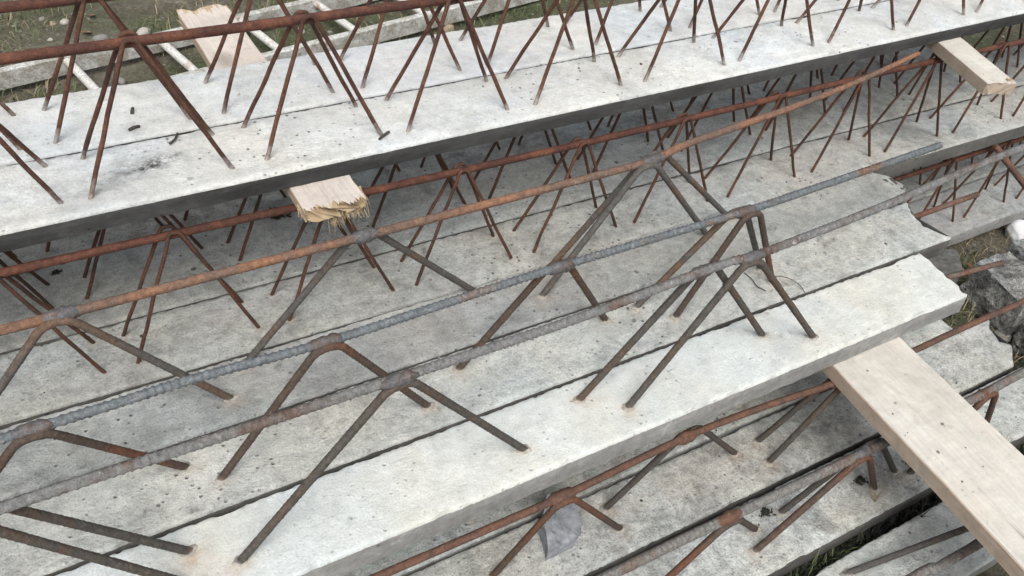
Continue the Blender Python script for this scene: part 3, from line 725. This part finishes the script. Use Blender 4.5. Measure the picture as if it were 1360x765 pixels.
# ---------------------------------------------------------------- loose bits on the planks
def stick(name, label, cat, pts, r, mat, sides=6):
    org = Vector(pts[0]); m = MB(); m.tube(smooth_path(pts, .004), r, sides, wob=.15, seed=org.x*9)
    o = m.build(name, mat, None, org); o.location = org; return tag(o, label, cat)
stick('twig', 'short dark twig on the white front plank, right of the black smudge', 'twig', [(.132, .522, .2525), (.14, .528, .2535), (.147, .543, .2525)], .0016, LEGN)
stick('twig', 'small dark splinter on the rear white plank near the seam at left', 'twig', [(.091, .573, .2525), (.098, .576, .2535), (.106, .578, .2525)], .0022, LEGN)
stick('twig', 'little black chip standing on the rear white plank at left', 'twig', [(.1035, .614, .252), (.105, .62, .2535), (.107, .628, .252)], .0024, LEGN)
stick('wire_offcut', 'short grey wire offcut by the front edge of the white plank', 'wire', [(.392, .434, .2525), (.4, .438, .2545), (.412, .446, .253)], .002, LEGN)
stick('tie_wire', 'kinked tie wire hanging below the welded node on the middle plank', 'wire', [(.948, .2, .003), (.948, .18, .0035), (.945, .165, .003), (.952, .15, .0025)], .0008, LEGN)
stick('tie_wire', 'thin looped tie wire beside the right leg at the seam of the bright plank', 'wire', [(.985, .175, .002), (1.0, .16, .008), (1.012, .138, .006), (1.01, .118, .003)], .0007, LEGN)
stick('loose_rebar', 'thick brown loose bar leaning down at the right edge', 'bar', [(1.852, .362, -.048), (1.87, .338, -.072), (1.91, .288, -.12), (2.03, .14, -.262)], .0075, LOWBAR, 10)
MOSSB = plain('black_moss', (.018, .02, .013), 85, .6, 90)
def clump(label, p, s, seed):
    r = random.Random(seed); m = MB()
    for k in range(90):
        a = r.uniform(0, 6.28); d = abs(r.gauss(0, .45))*s; q = Vector((math.cos(a)*d, math.sin(a)*d*.7, 0))
        m.tube([q, q+Vector((r.uniform(-.4, .4)*s, r.uniform(-.4, .4)*s, r.uniform(.1, .5)*s*(1.2-d/s if d < s else .2)))], .0016, 4)
    o = m.build('moss_clump', MOSSB); o.location = p; tag(o, label, 'moss')
clump('black moss clump beside the red lattice bar at the broken board', (.293, .645, .0), .022, 1)
clump('round black moss tuft on the lower plank beside a bar foot', (1.028, -.109, ZL), .014, 2)
clump('black moss tuft under the crusted bar on the lower plank', (.836, -.084, ZL), .014, 3)
clump('tiny black speck of moss on the shaded plank at left', (-.05, .632, .0), .006, 4)
cm = [stone_mesh('crumb', 40+i, 1, .8, .6, 1, .25) for i in range(4)]
for i, me in enumerate(cm): me.materials.append([PEB[1], ROCK, PEB[0], LEGN][i])
crumbspots = []
for k in range(12): crumbspots.append((1.03+rp.uniform(-.06, .06), rp.uniform(-.3, -.03), -.0415))
for k in range(150):
    crumbspots.append(rp.choice(((rp.uniform(-.1, 1.4), rp.uniform(.37, .5), 0.), (rp.uniform(.3, 1.4), rp.uniform(-.16, .06), ZL), (rp.uniform(-.1, 1.3), rp.uniform(.13, .34), 0.), (rp.uniform(-.05, 1.5), rp.uniform(.42, .69), .25))))
for (x, y, z) in crumbspots:
    s = rp.choice((.0012, .0018, .0025, .0034)); o = bpy.data.objects.new('crumb', rp.choice(cm)); col.objects.link(o)
    o.location = (x, y, z+s*.2); o.scale = (s, s, s); o.rotation_euler = (0, 0, rp.uniform(0, 6))
    if z > .1: tag(o, 'tiny dark crumb of mortar on the white upper planks', 'crumb', 'crumbs on the white planks')
    elif -.1 < z < -.01: tag(o, 'tiny pale crumb of mortar on the wide board', 'crumb', 'crumbs on the wide board')
    elif z < -.1: tag(o, 'tiny mortar crumb lying on the lower planks', 'crumb', 'crumbs on the lower planks')
    else: tag(o, 'tiny mortar crumb lying on the grey middle planks', 'crumb', 'crumbs on the middle planks')

# ---------------------------------------------------------------- light, world, camera
EL, AZ = math.radians(56), math.radians(208)      # overcast: a broad soft sun, high on the viewer's left
world = bpy.data.worlds.new('World'); scene.world = world; world.use_nodes = True
nt = world.node_tree; bg = nt.nodes['Background']
sky = nt.nodes.new('ShaderNodeTexSky'); sky.sky_type = 'NISHITA'; sky.sun_disc = False
sky.sun_elevation = EL; sky.sun_rotation = AZ; sky.air_density = 1.; sky.dust_density = 4.; sky.ozone_density = 1.
hs = nt.nodes.new('ShaderNodeHueSaturation'); hs.inputs['Saturation'].default_value = .25
nt.links.new(sky.outputs[0], hs.inputs['Color']); nt.links.new(hs.outputs[0], bg.inputs['Color']); bg.inputs['Strength'].default_value = .15
sun = bpy.data.lights.new('sun', 'SUN'); sun.energy = 1.5; sun.angle = math.radians(38); sun.color = (1, .97, .93)
so = bpy.data.objects.new('sun', sun); col.objects.link(so)
d = Vector((math.sin(AZ)*math.cos(EL), math.cos(AZ)*math.cos(EL), math.sin(EL)))
so.rotation_euler = d.to_track_quat('Z', 'Y').to_euler()

cam = bpy.data.cameras.new('camera'); co = bpy.data.objects.new('camera', cam); col.objects.link(co)
R = ((0.8690305700587947, -0.4861763659614331, 0.091751890900522), (-0.26761144156537486, -0.6178778140482629, -0.7393315381141549), (0.41613697822542584, 0.6179478522395517, -0.6670610671189983))
right = Vector(R[0]); up = -Vector(R[1]); back = -Vector(R[2])
M = Matrix((right, up, back)).transposed().to_4x4(); M.translation = Vector((0, -.5203651, .9134578)); co.matrix_world = M
cam.sensor_width = 36; cam.lens = 1145.2975/1360*36; cam.clip_start = .02; cam.clip_end = 300
scene.camera = co
scene.view_settings.view_transform = 'Standard'; scene.view_settings.look = 'None'; scene.view_settings.gamma = 1
scene.view_settings.exposure = .60
scene.cycles.max_bounces = 8
scene.cycles.use_denoising = True
scene.cycles.filter_width = 1.5
